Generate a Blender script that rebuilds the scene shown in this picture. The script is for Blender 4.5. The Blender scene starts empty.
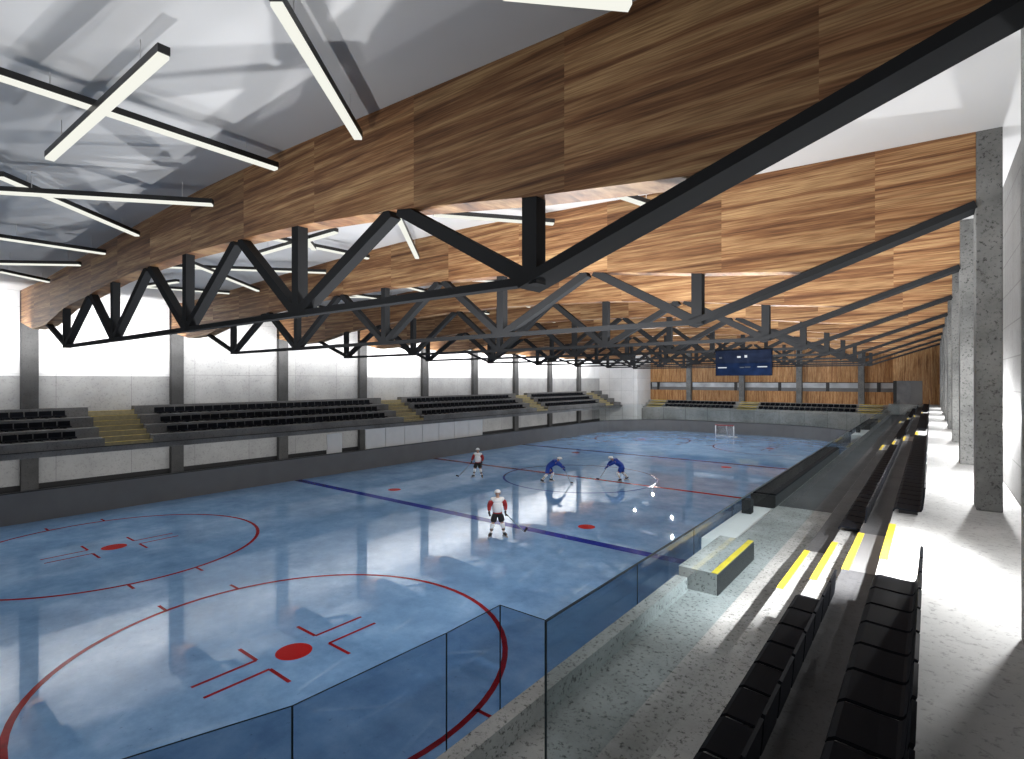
import bpy, bmesh, math, random
from mathutils import Vector, Matrix
random.seed(7)
D = bpy.data
SC = bpy.context.scene
COL = SC.collection
PI = math.pi

# ---------------------------------------------------------------- materials
def new_mat(name):
    m = D.materials.new(name); m.use_nodes = True
    nt = m.node_tree; nt.nodes.clear()
    out = nt.nodes.new('ShaderNodeOutputMaterial')
    return m, nt, out

def N(nt, kind, **kw):
    n = nt.nodes.new(kind)
    for k, v in kw.items():
        if k.startswith('i_'):
            n.inputs[k[2:].replace('_', ' ')].default_value = v
        else:
            setattr(n, k, v)
    return n

def L(nt, a, ao, b, bi): nt.links.new(a.outputs[ao], b.inputs[bi])

def coords(nt, scale=(1, 1, 1), kind='Object'):
    tc = N(nt, 'ShaderNodeTexCoord'); mp = N(nt, 'ShaderNodeMapping')
    mp.inputs['Scale'].default_value = scale
    L(nt, tc, kind, mp, 'Vector')
    return mp

def ramp(nt, stops):
    r = N(nt, 'ShaderNodeValToRGB')
    e = r.color_ramp.elements
    while len(e) < len(stops): e.new(0.5)
    for el, (p, c) in zip(e, stops):
        el.position = p; el.color = (*c, 1)
    return r

def plain(name, col, rough=0.5, metal=0.0, spec=0.5, noise=0.0, nscale=8.0, coat=0.0, ior=1.45):
    m, nt, out = new_mat(name)
    p = N(nt, 'ShaderNodeBsdfPrincipled')
    p.inputs['Roughness'].default_value = rough; p.inputs['Metallic'].default_value = metal
    p.inputs['Specular IOR Level'].default_value = spec
    p.inputs['Coat Weight'].default_value = coat; p.inputs['IOR'].default_value = ior
    if noise:
        mp = coords(nt)
        t = N(nt, 'ShaderNodeTexNoise'); t.inputs['Scale'].default_value = nscale; t.inputs['Detail'].default_value = 6
        L(nt, mp, 'Vector', t, 'Vector')
        lo = tuple(max(0, c * (1 - noise)) for c in col); hi = tuple(min(1, c * (1 + noise)) for c in col)
        r = ramp(nt, [(0.3, lo), (0.7, hi)])
        L(nt, t, 'Fac', r, 'Fac'); L(nt, r, 'Color', p, 'Base Color')
    else:
        p.inputs['Base Color'].default_value = (*col, 1)
    L(nt, p, 'BSDF', out, 'Surface')
    return m

def concrete(name, lo, hi, speck=0.5, scale=1.0, rough=0.75, seams=None, stain=0.0):
    """cast concrete: broad cloudy tone, fine grain, dark pits; optional formwork joints"""
    m, nt, out = new_mat(name)
    mp = coords(nt)
    a = N(nt, 'ShaderNodeTexNoise'); a.inputs['Scale'].default_value = 0.55 * scale; a.inputs['Detail'].default_value = 8; a.inputs['Roughness'].default_value = 0.65
    L(nt, mp, 'Vector', a, 'Vector')
    r = ramp(nt, [(0.32, lo), (0.68, hi)]); L(nt, a, 'Fac', r, 'Fac')
    b = N(nt, 'ShaderNodeTexNoise'); b.inputs['Scale'].default_value = 13 * scale; b.inputs['Detail'].default_value = 6; b.inputs['Roughness'].default_value = 0.8
    L(nt, mp, 'Vector', b, 'Vector')
    br = ramp(nt, [(0.385, (1 - speck,) * 3), (0.46, (1, 1, 1))]); L(nt, b, 'Fac', br, 'Fac')
    mx = N(nt, 'ShaderNodeMix', data_type='RGBA', blend_type='MULTIPLY'); mx.inputs[0].default_value = 1
    L(nt, r, 'Color', mx, 6); L(nt, br, 'Color', mx, 7)
    last = (mx, 2)
    if seams:
        ax, w, h = seams
        sx = N(nt, 'ShaderNodeSeparateXYZ'); L(nt, mp, 'Vector', sx, 'Vector')
        cx = N(nt, 'ShaderNodeCombineXYZ'); L(nt, sx, ax, cx, 'X'); L(nt, sx, 'Z', cx, 'Y')
        bk = N(nt, 'ShaderNodeTexBrick'); bk.offset = 0.0
        bk.inputs['Scale'].default_value = 1; bk.inputs['Brick Width'].default_value = w; bk.inputs['Row Height'].default_value = h
        bk.inputs['Mortar Size'].default_value = 0.012; bk.inputs['Mortar Smooth'].default_value = 0.3
        bk.inputs['Color1'].default_value = (1, 1, 1, 1); bk.inputs['Color2'].default_value = (0.9, 0.9, 0.9, 1); bk.inputs['Mortar'].default_value = (0.55, 0.55, 0.55, 1)
        L(nt, cx, 'Vector', bk, 'Vector')
        m2 = N(nt, 'ShaderNodeMix', data_type='RGBA', blend_type='MULTIPLY'); m2.inputs[0].default_value = 1
        L(nt, last[0], last[1], m2, 6); L(nt, bk, 'Color', m2, 7); last = (m2, 2)
    p = N(nt, 'ShaderNodeBsdfPrincipled'); p.inputs['Roughness'].default_value = rough; p.inputs['Specular IOR Level'].default_value = 0.3
    L(nt, last[0], last[1], p, 'Base Color')
    bp = N(nt, 'ShaderNodeBump'); bp.inputs['Strength'].default_value = 0.15; bp.inputs['Distance'].default_value = 0.02
    L(nt, b, 'Fac', bp, 'Height'); L(nt, bp, 'Normal', p, 'Normal')
    L(nt, p, 'BSDF', out, 'Surface')
    return m

def wood(name, dark, mid, light, vertical=False, panel=2.62, rough=0.55):
    """veneer boards: stretched grain, tone and offset change from panel to panel"""
    m, nt, out = new_mat(name)
    tc = N(nt, 'ShaderNodeTexCoord')
    sx = N(nt, 'ShaderNodeSeparateXYZ'); L(nt, tc, 'Object', sx, 'Vector')
    # panel index along x (and rows along z for the beams)
    d = N(nt, 'ShaderNodeMath', operation='DIVIDE'); d.inputs[1].default_value = panel; L(nt, sx, 'X', d, 0)
    f = N(nt, 'ShaderNodeMath', operation='FLOOR'); L(nt, d, 0, f, 0)
    wn = N(nt, 'ShaderNodeTexWhiteNoise', noise_dimensions='1D'); L(nt, f, 0, wn, 'W')
    y5 = N(nt, 'ShaderNodeMath', operation='MULTIPLY'); y5.inputs[1].default_value = 0.37; L(nt, sx, 'Y', y5, 0)
    off = N(nt, 'ShaderNodeMath', operation='MULTIPLY_ADD'); off.inputs[1].default_value = 40; L(nt, wn, 'Value', off, 0); L(nt, y5, 0, off, 2)
    sc = N(nt, 'ShaderNodeCombineXYZ')
    mul = {}
    for ax, s in (('X', 7.0 if vertical else 0.20), ('Z', 0.35 if vertical else 6.5)):
        mm = N(nt, 'ShaderNodeMath', operation='MULTIPLY'); mm.inputs[1].default_value = s; L(nt, sx, ax, mm, 0); mul[ax] = mm
        L(nt, mm, 0, sc, ax)
    L(nt, off, 0, sc, 'Y')
    # slow drift bends the grain
    dn = N(nt, 'ShaderNodeTexNoise'); dn.inputs['Scale'].default_value = 0.5; dn.inputs['Detail'].default_value = 2
    L(nt, sc, 'Vector', dn, 'Vector')
    va = N(nt, 'ShaderNodeVectorMath', operation='MULTIPLY_ADD')
    va.inputs[1].default_value = (0.9, 0.9, 0.9); L(nt, dn, 'Color', va, 0); L(nt, sc, 'Vector', va, 2)
    g = N(nt, 'ShaderNodeTexNoise'); g.inputs['Scale'].default_value = 1.5; g.inputs['Detail'].default_value = 9; g.inputs['Roughness'].default_value = 0.62
    L(nt, va, 'Vector', g, 'Vector')
    r = ramp(nt, [(0.30, dark), (0.48, mid), (0.66, light)]); L(nt, g, 'Fac', r, 'Fac')
    fine = N(nt, 'ShaderNodeTexNoise'); fine.inputs['Scale'].default_value = 9; fine.inputs['Detail'].default_value = 4
    L(nt, sc, 'Vector', fine, 'Vector')
    fr = ramp(nt, [(0.35, (0.62, 0.58, 0.55)), (0.6, (1.08, 1.08, 1.08))]); L(nt, fine, 'Fac', fr, 'Fac')
    mx = N(nt, 'ShaderNodeMix', data_type='RGBA', blend_type='MULTIPLY'); mx.inputs[0].default_value = 1
    L(nt, r, 'Color', mx, 6); L(nt, fr, 'Color', mx, 7)
    hs = N(nt, 'ShaderNodeHueSaturation')
    mr = N(nt, 'ShaderNodeMapRange'); mr.inputs['To Min'].default_value = 0.82; mr.inputs['To Max'].default_value = 1.18
    L(nt, wn, 'Value', mr, 'Value'); L(nt, mr, 'Result', hs, 'Value'); L(nt, mx, 2, hs, 'Color')
    p = N(nt, 'ShaderNodeBsdfPrincipled'); p.inputs['Roughness'].default_value = rough; p.inputs['Specular IOR Level'].default_value = 0.3
    L(nt, hs, 'Color', p, 'Base Color')
    L(nt, p, 'BSDF', out, 'Surface')
    return m

def glass(name, tint, refl=0.9, f0=0.04):
    m, nt, out = new_mat(name)
    t = N(nt, 'ShaderNodeBsdfTransparent'); t.inputs['Color'].default_value = (*tint, 1)
    g = N(nt, 'ShaderNodeBsdfGlossy'); g.inputs['Roughness'].default_value = 0.02; g.inputs['Color'].default_value = (refl, refl, refl, 1)
    lw = N(nt, 'ShaderNodeLayerWeight'); lw.inputs['Blend'].default_value = 0.5
    pw = N(nt, 'ShaderNodeMath', operation='POWER'); pw.inputs[1].default_value = 5; L(nt, lw, 'Facing', pw, 0)
    fz = N(nt, 'ShaderNodeMath', operation='MULTIPLY_ADD'); fz.inputs[1].default_value = 0.30; fz.inputs[2].default_value = f0; L(nt, pw, 0, fz, 0)
    mx = N(nt, 'ShaderNodeMixShader')
    L(nt, fz, 0, mx, 'Fac'); L(nt, t, 'BSDF', mx, 1); L(nt, g, 'BSDF', mx, 2)
    L(nt, mx, 'Shader', out, 'Surface')
    return m

def glow(name, col, strength):
    m, nt, out = new_mat(name)
    e = N(nt, 'ShaderNodeEmission'); e.inputs['Color'].default_value = (*col, 1); e.inputs['Strength'].default_value = strength
    L(nt, e, 'Emission', out, 'Surface')
    return m

def ice_mat():
    m, nt, out = new_mat('ice')
    mp = coords(nt)
    a = N(nt, 'ShaderNodeTexNoise'); a.inputs['Scale'].default_value = 0.6; a.inputs['Detail'].default_value = 10; a.inputs['Roughness'].default_value = 0.72
    L(nt, mp, 'Vector', a, 'Vector')
    r = ramp(nt, [(0.28, (0.125, 0.255, 0.46)), (0.5, (0.21, 0.385, 0.635)), (0.72, (0.33, 0.53, 0.80))]); L(nt, a, 'Fac', r, 'Fac')
    b = N(nt, 'ShaderNodeTexNoise'); b.inputs['Scale'].default_value = 5.5; b.inputs['Detail'].default_value = 6; b.inputs['Roughness'].default_value = 0.75
    L(nt, mp, 'Vector', b, 'Vector')
    br = ramp(nt, [(0.27, (0.35, 0.38, 0.42)), (0.38, (1, 1, 1))]); L(nt, b, 'Fac', br, 'Fac')
    mx = N(nt, 'ShaderNodeMix', data_type='RGBA', blend_type='MULTIPLY'); mx.inputs[0].default_value = 1
    L(nt, r, 'Color', mx, 6); L(nt, br, 'Color', mx, 7)
    p = N(nt, 'ShaderNodeBsdfPrincipled'); p.inputs['Roughness'].default_value = 0.018; p.inputs['IOR'].default_value = 1.42
    p.inputs['Specular IOR Level'].default_value = 0.42
    L(nt, mx, 2, p, 'Base Color'); L(nt, p, 'BSDF', out, 'Surface')
    return m

M = {}
M['ice'] = ice_mat()
M['red_line'] = plain('red_line', (0.26, 0.012, 0.018), 0.12, spec=0.06, noise=0.2, nscale=5)
M['red_spot'] = plain('red_spot', (0.42, 0.015, 0.015), 0.12, spec=0.06)
M['blue_line'] = plain('blue_line', (0.012, 0.025, 0.26), 0.12, spec=0.06, noise=0.2, nscale=5)
M['ring_blue'] = plain('ring_blue', (0.03, 0.05, 0.22), 0.12, spec=0.06)
M['floor_grey'] = plain('floor_grey', (0.10, 0.10, 0.105), 0.6, noise=0.2, nscale=3)
M['boards'] = plain('boards', (0.13, 0.13, 0.131), 0.45, noise=0.08, nscale=1.0)
M['boards_cap'] = plain('boards_cap', (0.02, 0.02, 0.022), 0.4)
M['rink_glass'] = glass('rink_glass', (0.43, 0.49, 0.56), f0=0.03)
M['rail_glass'] = glass('rail_glass', (0.72, 0.80, 0.825), f0=0.03)
M['far_glass'] = glass('far_glass', (0.88, 0.92, 0.93), f0=0.05)
M['glass_edge'] = plain('glass_edge', (0.02, 0.03, 0.035), 0.5, spec=0.1)
M['concrete'] = concrete('concrete', (0.20, 0.20, 0.195), (0.36, 0.36, 0.35), 0.5)
M['concrete_stand'] = concrete('concrete_stand', (0.22, 0.22, 0.213), (0.40, 0.40, 0.39), 0.8, 1.6)
M['concrete_walk'] = concrete('concrete_walk', (0.34, 0.34, 0.335), (0.52, 0.52, 0.51), 0.35, 1.0)
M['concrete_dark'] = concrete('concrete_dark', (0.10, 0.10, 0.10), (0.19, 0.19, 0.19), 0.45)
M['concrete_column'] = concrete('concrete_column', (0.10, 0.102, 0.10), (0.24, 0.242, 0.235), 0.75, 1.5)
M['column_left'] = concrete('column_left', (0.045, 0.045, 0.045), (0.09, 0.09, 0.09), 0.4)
M['wall_concrete'] = concrete('wall_concrete', (0.33, 0.33, 0.33), (0.48, 0.48, 0.475), 0.25, 0.7, seams=('Y', 3.0, 3.03))
M['wall_lit'] = concrete('wall_lit', (0.78, 0.78, 0.78), (0.92, 0.92, 0.915), 0.06, 0.5, seams=('Y', 3.0, 3.03))  # wall concrete with bright light painted into its colour
M['wall_block'] = concrete('wall_block', (0.16, 0.16, 0.157), (0.22, 0.22, 0.217), 0.2, 0.8, seams=('Y', 1.2, 0.62))
M['box_concrete'] = concrete('box_concrete', (0.70, 0.70, 0.70), (0.86, 0.86, 0.855), 0.15, 0.7, seams=('X', 1.6, 1.5))
M['roof'] = plain('roof', (0.62, 0.62, 0.625), 0.6, spec=0.2, noise=0.03, nscale=0.6)
M['wood'] = wood('wood', (0.072, 0.028, 0.012), (0.25, 0.120, 0.052), (0.48, 0.30, 0.145))
M['wood_wall'] = wood('wood_wall', (0.16, 0.06, 0.02), (0.42, 0.21, 0.08), (0.62, 0.38, 0.18), vertical=True, panel=1.3)
M['steel'] = plain('steel', (0.030, 0.031, 0.033), 0.7, spec=0.06, ior=1.04)
M['seat_black'] = plain('seat_black', (0.008, 0.009, 0.012), 0.6, spec=0.12, ior=1.2)
M['seat_grey'] = plain('seat_grey', (0.03, 0.03, 0.033), 0.5)
M['yellow'] = plain('yellow', (0.62, 0.46, 0.03), 0.55, noise=0.15, nscale=6)
M['yellow_pale'] = plain('yellow_pale', (0.27, 0.235, 0.14), 0.6, noise=0.15, nscale=6)
M['shade_dark'] = concrete('shade_dark', (0.045, 0.045, 0.048), (0.075, 0.075, 0.078), 0.4, 1.6)  # darkened concrete tone standing in for shade on the right stand
M['black'] = plain('black', (0.012, 0.012, 0.013), 0.5)
M['white_panel'] = plain('white_panel', (0.72, 0.72, 0.71), 0.4, noise=0.04, nscale=1.5)
M['housing'] = plain('housing', (0.012, 0.012, 0.012), 0.4)
M['tube'] = glow('tube', (0.93, 0.93, 0.84), 1.0)
M['score_face'] = plain('score_face', (0.007, 0.010, 0.020), 0.6, spec=0.1, noise=0.4, nscale=3, ior=1.05)
M['score_blue'] = plain('score_blue', (0.004, 0.008, 0.022), 0.6, spec=0.1, noise=0.4, nscale=3, ior=1.05)
M['led'] = glow('led', (0.8, 0.85, 0.9), 0.9)
M['led_dim'] = glow('led_dim', (0.5, 0.55, 0.6), 0.25)
M['window_glass'] = plain('window_glass', (0.42, 0.44, 0.46), 0.25, noise=0.35, nscale=0.8)
M['goal_white'] = plain('goal_white', (0.85, 0.85, 0.85), 0.35)
M['goal_red'] = plain('goal_red', (0.30, 0.03, 0.03), 0.35)
M['door_grey'] = plain('door_grey', (0.13, 0.13, 0.135), 0.4, noise=0.25, nscale=1.6)
M['skin'] = plain('skin', (0.55, 0.33, 0.24), 0.5)
M['eye'] = plain('eye', (0.02, 0.015, 0.012), 0.2)
M['lip'] = plain('lip', (0.35, 0.12, 0.10), 0.5)
M['jersey_white'] = plain('jersey_white', (0.95, 0.94, 0.93), 0.7)
M['jersey_red'] = plain('jersey_red', (0.30, 0.012, 0.015), 0.7)
M['jersey_blue'] = plain('jersey_blue', (0.010, 0.05, 0.33), 0.7)
M['pants_black'] = plain('pants_black', (0.012, 0.011, 0.012), 0.7)
M['sock_cream'] = plain('sock_cream', (0.72, 0.70, 0.52), 0.7)
M['helmet_white'] = plain('helmet_white', (0.88, 0.88, 0.88), 0.25)
M['blade'] = plain('blade', (0.75, 0.76, 0.78), 0.25, 0.6)
M['stick_shaft'] = plain('stick_shaft', (0.22, 0.30, 0.38), 0.4)

# ---------------------------------------------------------------- mesh helpers
class MB:
    """collects polygons for ONE mesh object; every face has a material slot"""
    def __init__(s): s.v = []; s.f = []; s.mi = []; s.mats = []
    def slot(s, m):
        if m not in s.mats: s.mats.append(m)
        return s.mats.index(m)
    def add(s, vs, fs, m):
        o = len(s.v); s.v += [tuple(v) for v in vs]
        k = s.slot(m)
        for f in fs: s.f.append(tuple(i + o for i in f)); s.mi.append(k)
        return s
    def box(s, lo, hi, m):
        x0, y0, z0 = lo; x1, y1, z1 = hi
        vs = [(x0, y0, z0), (x1, y0, z0), (x1, y1, z0), (x0, y1, z0), (x0, y0, z1), (x1, y0, z1), (x1, y1, z1), (x0, y1, z1)]
        return s.add(vs, [(3, 2, 1, 0), (4, 5, 6, 7), (0, 1, 5, 4), (1, 2, 6, 5), (2, 3, 7, 6), (3, 0, 4, 7)], m)
    def bar(s, a, b, w, h, m, up=(0, 0, 1)):
        """rectangular bar from a to b; w across, h along up"""
        a = Vector(a); b = Vector(b); d = (b - a).normalized(); up = Vector(up)
        if abs(d.dot(up)) > 0.99: up = Vector((1, 0, 0))
        sd = d.cross(up).normalized(); u = sd.cross(d).normalized()
        vs = []
        for p in (a, b):
            for i, j in ((-1, -1), (1, -1), (1, 1), (-1, 1)): vs.append(p + sd * (i * w / 2) + u * (j * h / 2))
        return s.add(vs, [(3, 2, 1, 0), (4, 5, 6, 7), (0, 1, 5, 4), (1, 2, 6, 5), (2, 3, 7, 6), (3, 0, 4, 7)], m)
    def tube(s, pts, r, m, n=8):
        pts = [Vector(p) for p in pts]; o = []
        for i, p in enumerate(pts):
            d = (pts[min(i + 1, len(pts) - 1)] - pts[max(i - 1, 0)]).normalized()
            up = Vector((0, 0, 1)) if abs(d.z) < 0.95 else Vector((1, 0, 0))
            sd = d.cross(up).normalized(); u = sd.cross(d)
            for k in range(n):
                t = 2 * PI * k / n; o.append(p + sd * (r * math.cos(t)) + u * (r * math.sin(t)))
        fs = [(i * n + k, i * n + (k + 1) % n, (i + 1) * n + (k + 1) % n, (i + 1) * n + k) for i in range(len(pts) - 1) for k in range(n)]
        fs += [tuple(range(n))[::-1], tuple((len(pts) - 1) * n + k for k in range(n))]
        return s.add(o, fs, m)
    def prism(s, poly, axis, a, b, m):
        """poly: 2-D outline (x,z) extruded along y, or (y,z) along x, or (x,y) along z"""
        mk = {'y': lambda p, t: (p[0], t, p[1]), 'x': lambda p, t: (t, p[0], p[1]), 'z': lambda p, t: (p[0], p[1], t)}[axis]
        n = len(poly)
        vs = [mk(p, a) for p in poly] + [mk(p, b) for p in poly]
        fs = [(i, (i + 1) % n, n + (i + 1) % n, n + i) for i in range(n)] + [tuple(range(n))[::-1], tuple(range(n, 2 * n))]
        return s.add(vs, fs, m)
    def flat(s, poly, z, m):
        return s.add([(x, y, z) for x, y in poly], [tuple(range(len(poly)))], m)
    def ring(s, c, r, w, z, m, n=72, a0=0, a1=2 * PI):
        vs = []
        for i in range(n + 1):
            t = a0 + (a1 - a0) * i / n
            for q in (r - w / 2, r + w / 2): vs.append((c[0] + q * math.cos(t), c[1] + q * math.sin(t), z))
        return s.add(vs, [(2 * i, 2 * i + 1, 2 * i + 3, 2 * i + 2) for i in range(n)], m)
    def disc(s, c, r, z, m, n=36):
        return s.flat([(c[0] + r * math.cos(2 * PI * i / n), c[1] + r * math.sin(2 * PI * i / n)) for i in range(n)], z, m)
    def mesh(s, name):
        me = D.meshes.new(name); me.from_pydata(s.v, [], s.f)
        for m in s.mats: me.materials.append(m)
        me.polygons.foreach_set('material_index', s.mi)
        bm = bmesh.new(); bm.from_mesh(me); bmesh.ops.recalc_face_normals(bm, faces=bm.faces); bm.to_mesh(me); bm.free()
        return me
    def build(s, name, parent=None, smooth=False, bevel=0, loc=None):
        o = D.objects.new(name, s.mesh(name)); COL.objects.link(o)
        if parent: o.parent = parent
        if loc: o.location = loc
        if smooth:
            for p in o.data.polygons: p.use_smooth = True
        if bevel:
            b = o.modifiers.new('bevel', 'BEVEL'); b.width = bevel; b.segments = 2; b.limit_method = 'ANGLE'
        return o

def tag(o, label=None, cat=None, group=None, kind=None):
    if label: o['label'] = label
    if cat: o['category'] = cat
    if group: o['group'] = group
    if kind: o['kind'] = kind
    return o

def thing(name, label, cat, loc=(0, 0, 0), rz=0.0, group=None):
    o = D.objects.new(name, None); COL.objects.link(o); o.location = loc; o.rotation_euler = (0, 0, rz)
    o.empty_display_size = 0.2
    return tag(o, label, cat, group)

def struct(o, label, cat): return tag(o, label, cat, None, 'structure')

ORD = ['zeroth', 'first', 'second', 'third', 'fourth', 'fifth', 'sixth', 'seventh', 'eighth', 'ninth', 'tenth', 'eleventh', 'twelfth', 'thirteenth', 'fourteenth', 'fifteenth', 'sixteenth', 'seventeenth', 'eighteenth', 'nineteenth']
TENS = {20: ('twentieth', 'twenty'), 30: ('thirtieth', 'thirty'), 40: ('fortieth', 'forty')}
def ordinal(n):
    if n < 20: return ORD[n]
    t = n // 10 * 10
    return TENS[t][0] if n == t else TENS[t][1] + '-' + ORD[n - t]

BAYS = [-21.97 + 6 * k for k in range(9)]          # column centre lines along the hall
HW, HL, RC = 12.35, 32.0, 8.5                      # rink half width, half length, corner radius
XL, XR = -15.75, 17.66                             # side wall faces
ZC = 3.7                                           # walkway level on the right
STAIRS = [-19.08, -1.7, 14.6]                      # centres of the stairs in the stands

# ---------------------------------------------------------------- ice with its painted markings
def rounded(hw, hl, r, n=14):
    pts = []
    for cx, cy, a in ((hw - r, hl - r, 0), (-(hw - r), hl - r, PI / 2), (-(hw - r), -(hl - r), PI), (hw - r, -(hl - r), 3 * PI / 2)):
        for i in range(n + 1):
            t = a + PI / 2 * i / n; pts.append((cx + r * math.cos(t), cy + r * math.sin(t)))
    return pts

ib = MB()
ib.flat(rounded(HW, HL, RC), 0.0, M['ice'])
e = 0.003
def rect(x0, x1, y0, y1, m, z=e): ib.flat([(x0, y0), (x1, y0), (x1, y1), (x0, y1)], z, m)
rect(-HW, HW, -0.18, 0.18, M['red_line'])
for s in (-1, 1):
    rect(-HW, HW, s * 10.83 - 0.23, s * 10.83 + 0.23, M['blue_line'])
    gx = HW - RC + math.sqrt(RC ** 2 - (28.05 - (HL - RC)) ** 2)
    rect(-gx, gx, s * 28.05 - 0.05, s * 28.05 + 0.05, M['red_line'])
    ib.ring((0.13, s * 28.0), 1.8, 0.07, e, M['ring_blue'], 40, PI if s > 0 else 0, 2 * PI if s > 0 else PI)
    for t in (-1, 1):
        ib.disc((t * 5.8, s * 9.16), 0.34, e, M['red_spot'])
        c = (t * 5.8, s * 21.47)
        ib.ring(c, 4.5, 0.12, e, M['red_line'])
        ib.disc(c, 0.37, e * 1.2, M['red_spot'])
        for i in (-1, 1):
            for j in (-1, 1):
                x0, y0 = c[0] + i * 0.27, c[1] + j * 0.67
                rect(min(x0 - 0.04, x0 + 0.04), x0 + 0.04, min(y0, y0 + j * 1.24), max(y0, y0 + j * 1.24), M['red_line'])
                rect(min(x0, x0 + i * 0.75), max(x0, x0 + i * 0.75), y0 - 0.04, y0 + 0.04, M['red_line'])
                xa, xb = c[0] + i * 4.4, c[0] + i * 4.9
                rect(min(xa, xb), max(xa, xb), c[1] + j * 0.89 - 0.04, c[1] + j * 0.89 + 0.04, M['red_line'])
ib.ring((0, 0), 4.5, 0.13, e * 1.5, M['ring_blue'])
ib.disc((0, 0), 0.15, e * 1.5, M['blue_line'])
struct(ib.build('floor_ice'), 'glossy pale blue ice sheet with red and blue hockey markings', 'ice')

fb = MB(); fb.box((-17, -34, -0.3), (19, 37, -0.02), M['floor_grey'])
struct(fb.build('floor'), 'dark grey base floor around the ice', 'floor')

# ---------------------------------------------------------------- rink boards and their glass
def ring_wall(mb, hw, hl, r, t, z0, z1, m, n=14):
    a = rounded(hw, hl, r, n); b = rounded(hw + t, hl + t, r + t, n); k = len(a)
    vs = [(x, y, z0) for x, y in a] + [(x, y, z1) for x, y in a] + [(x, y, z0) for x, y in b] + [(x, y, z1) for x, y in b]
    fs = []
    for i in range(k):
        j = (i + 1) % k
        fs += [(i, j, k + j, k + i), (2 * k + j, 2 * k + i, 3 * k + i, 3 * k + j), (k + i, k + j, 3 * k + j, 3 * k + i), (j, i, 2 * k + i, 2 * k + j)]
    return mb.add(vs, fs, m)
boards = thing('rink_boards', 'dark grey dasher boards with clear glass panes running round the ice', 'rink boards')
ring_wall(MB(), HW, HL, RC, 0.12, 0.0, 1.24, M['boards']).build('board_wall', boards)
ring_wall(MB(), HW - 0.02, HL - 0.02, RC, 0.16, 1.24, 1.28, M['boards_cap']).build('cap_rail', boards)
def pane(a, b, z0, z1, mat, parent, edge=True, name='glass_pane', t=0.012):
    m = MB(); d = (Vector(b) - Vector(a)); n = d.length; d.normalize(); sd = Vector((-d.y, d.x)) * t / 2
    a = Vector(a); b = Vector(b)
    q = [a - sd, b - sd, b + sd, a + sd]
    vs = [(p.x, p.y, z0) for p in q] + [(p.x, p.y, z1) for p in q]
    m.add([(a.x, a.y, z0), (b.x, b.y, z0), (b.x, b.y, z1), (a.x, a.y, z1)], [(0, 1, 2, 3)], mat)
    h = t * 0.6
    for p, q2 in ((a, a + d * h), (b - d * h, b)) if edge else ():
        m.box((min(p.x, q2.x) - h / 2, min(p.y, q2.y), z0), (max(p.x, q2.x) + h / 2, max(p.y, q2.y) + 0.001, z1), M['glass_edge'])
    m.bar((a.x, a.y, z1), (b.x, b.y, z1), h, h, M['glass_edge'])
    return m.build(name, parent)

def split_path(pts, step):
    """resample a polyline into chords of about `step`"""
    pts = [Vector(p) for p in pts]; out = [pts[0]]; acc = 0
    seg = [(pts[i], pts[i + 1]) for i in range(len(pts) - 1)]
    tot = sum((b - a).length for a, b in seg); k = max(1, round(tot / step)); st = tot / k
    want = st
    for a, b in seg:
        l = (b - a).length
        while acc + l >= want - 1e-6 and len(out) < k:
            out.append(a + (b - a) * ((want - acc) / l)); want += st
        acc += l
    out.append(pts[-1]); return out

g = HW + 0.06
def arc(cx, cy, r, a0, a1, n=12): return [(cx + r * math.cos(a0 + (a1 - a0) * i / n), cy + r * math.sin(a0 + (a1 - a0) * i / n)) for i in range(n + 1)]
# right-hand near section ends at the team bench; panes at the joints the photo shows
near = [(12.29, -22.47), (12.29, -23.4), (12.19, -25.15), (11.8, -26.3), (11.2, -27.5), (10.4, -28.7), (9.3, -29.7), (8.0, -30.7)]
for a, b in zip(near, near[1:]): pane(a, b, 1.28, 3.0, M['rink_glass'], boards)
pane((12.29, -22.47), (12.97, -22.47), 1.28, 3.0, M['rink_glass'], boards)
bench = split_path([(12.97, -22.47), (12.97, 19.5)], 2.4)
for a, b in zip(bench, bench[1:]): pane(a, b, 1.28, 3.0, M['rink_glass'], boards)
far_arc = [(g, 19.6), (g, HL - RC)] + arc(HW - RC, HL - RC, RC + 0.06, 0, PI / 2)
back = far_arc + [(HW - RC, HL + 0.06), (-(HW - RC), HL + 0.06)] + arc(-(HW - RC), HL - RC, RC + 0.06, PI / 2, PI)
bp = split_path(back, 2.4)
for a, b in zip(bp, bp[1:]): pane(a, b, 1.28, 3.0, M['far_glass'], boards)
lp = split_path([(-g, HL - RC), (-g, -26)], 2.4)

# ---------------------------------------------------------------- shell: walls, roof
w = MB()
for k in range(-2, 10):
    y0 = BAYS[0] + 6 * k; y1 = y0 + 6
    y1 = min(y1, 31.2)
    if y0 >= 31.2: continue
    up = 'wall_lit' if k in (-2, -1, 0, 3, 4, 5, 6, 7, 8) else 'wall_concrete'  # lit bays: brightness of the upper wall is painted in
    w.box((XL - 0.3, y0, 0), (XL, y1, 5.98), M['wall_concrete'])
    w.box((XL - 0.3, y0, 5.98), (XL, y1, 9.85), M[up])
w.box((XL, -34, 0), (XL + 0.03, 31.2, 1.05), M['black'])
struct(w.build('wall_left'), 'long concrete wall behind the left stand, light painted into its upper half', 'wall')

w = MB()
w.box((XR, -34, 0), (XR + 0.3, 31, 9.9), M['wall_block'])
struct(w.build('wall_right'), 'pale block wall beside the right walkway', 'wall')

w = MB(); w.box((-16.05, -34.3, 0), (17.96, -34.0, 6.3), M['concrete_dark'])  # unseen wall added to keep low sky light off the floor
struct(w.build('wall_front_blocker'), 'dark unseen end wall added behind the near goal to block low light, open above', 'wall')
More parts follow.
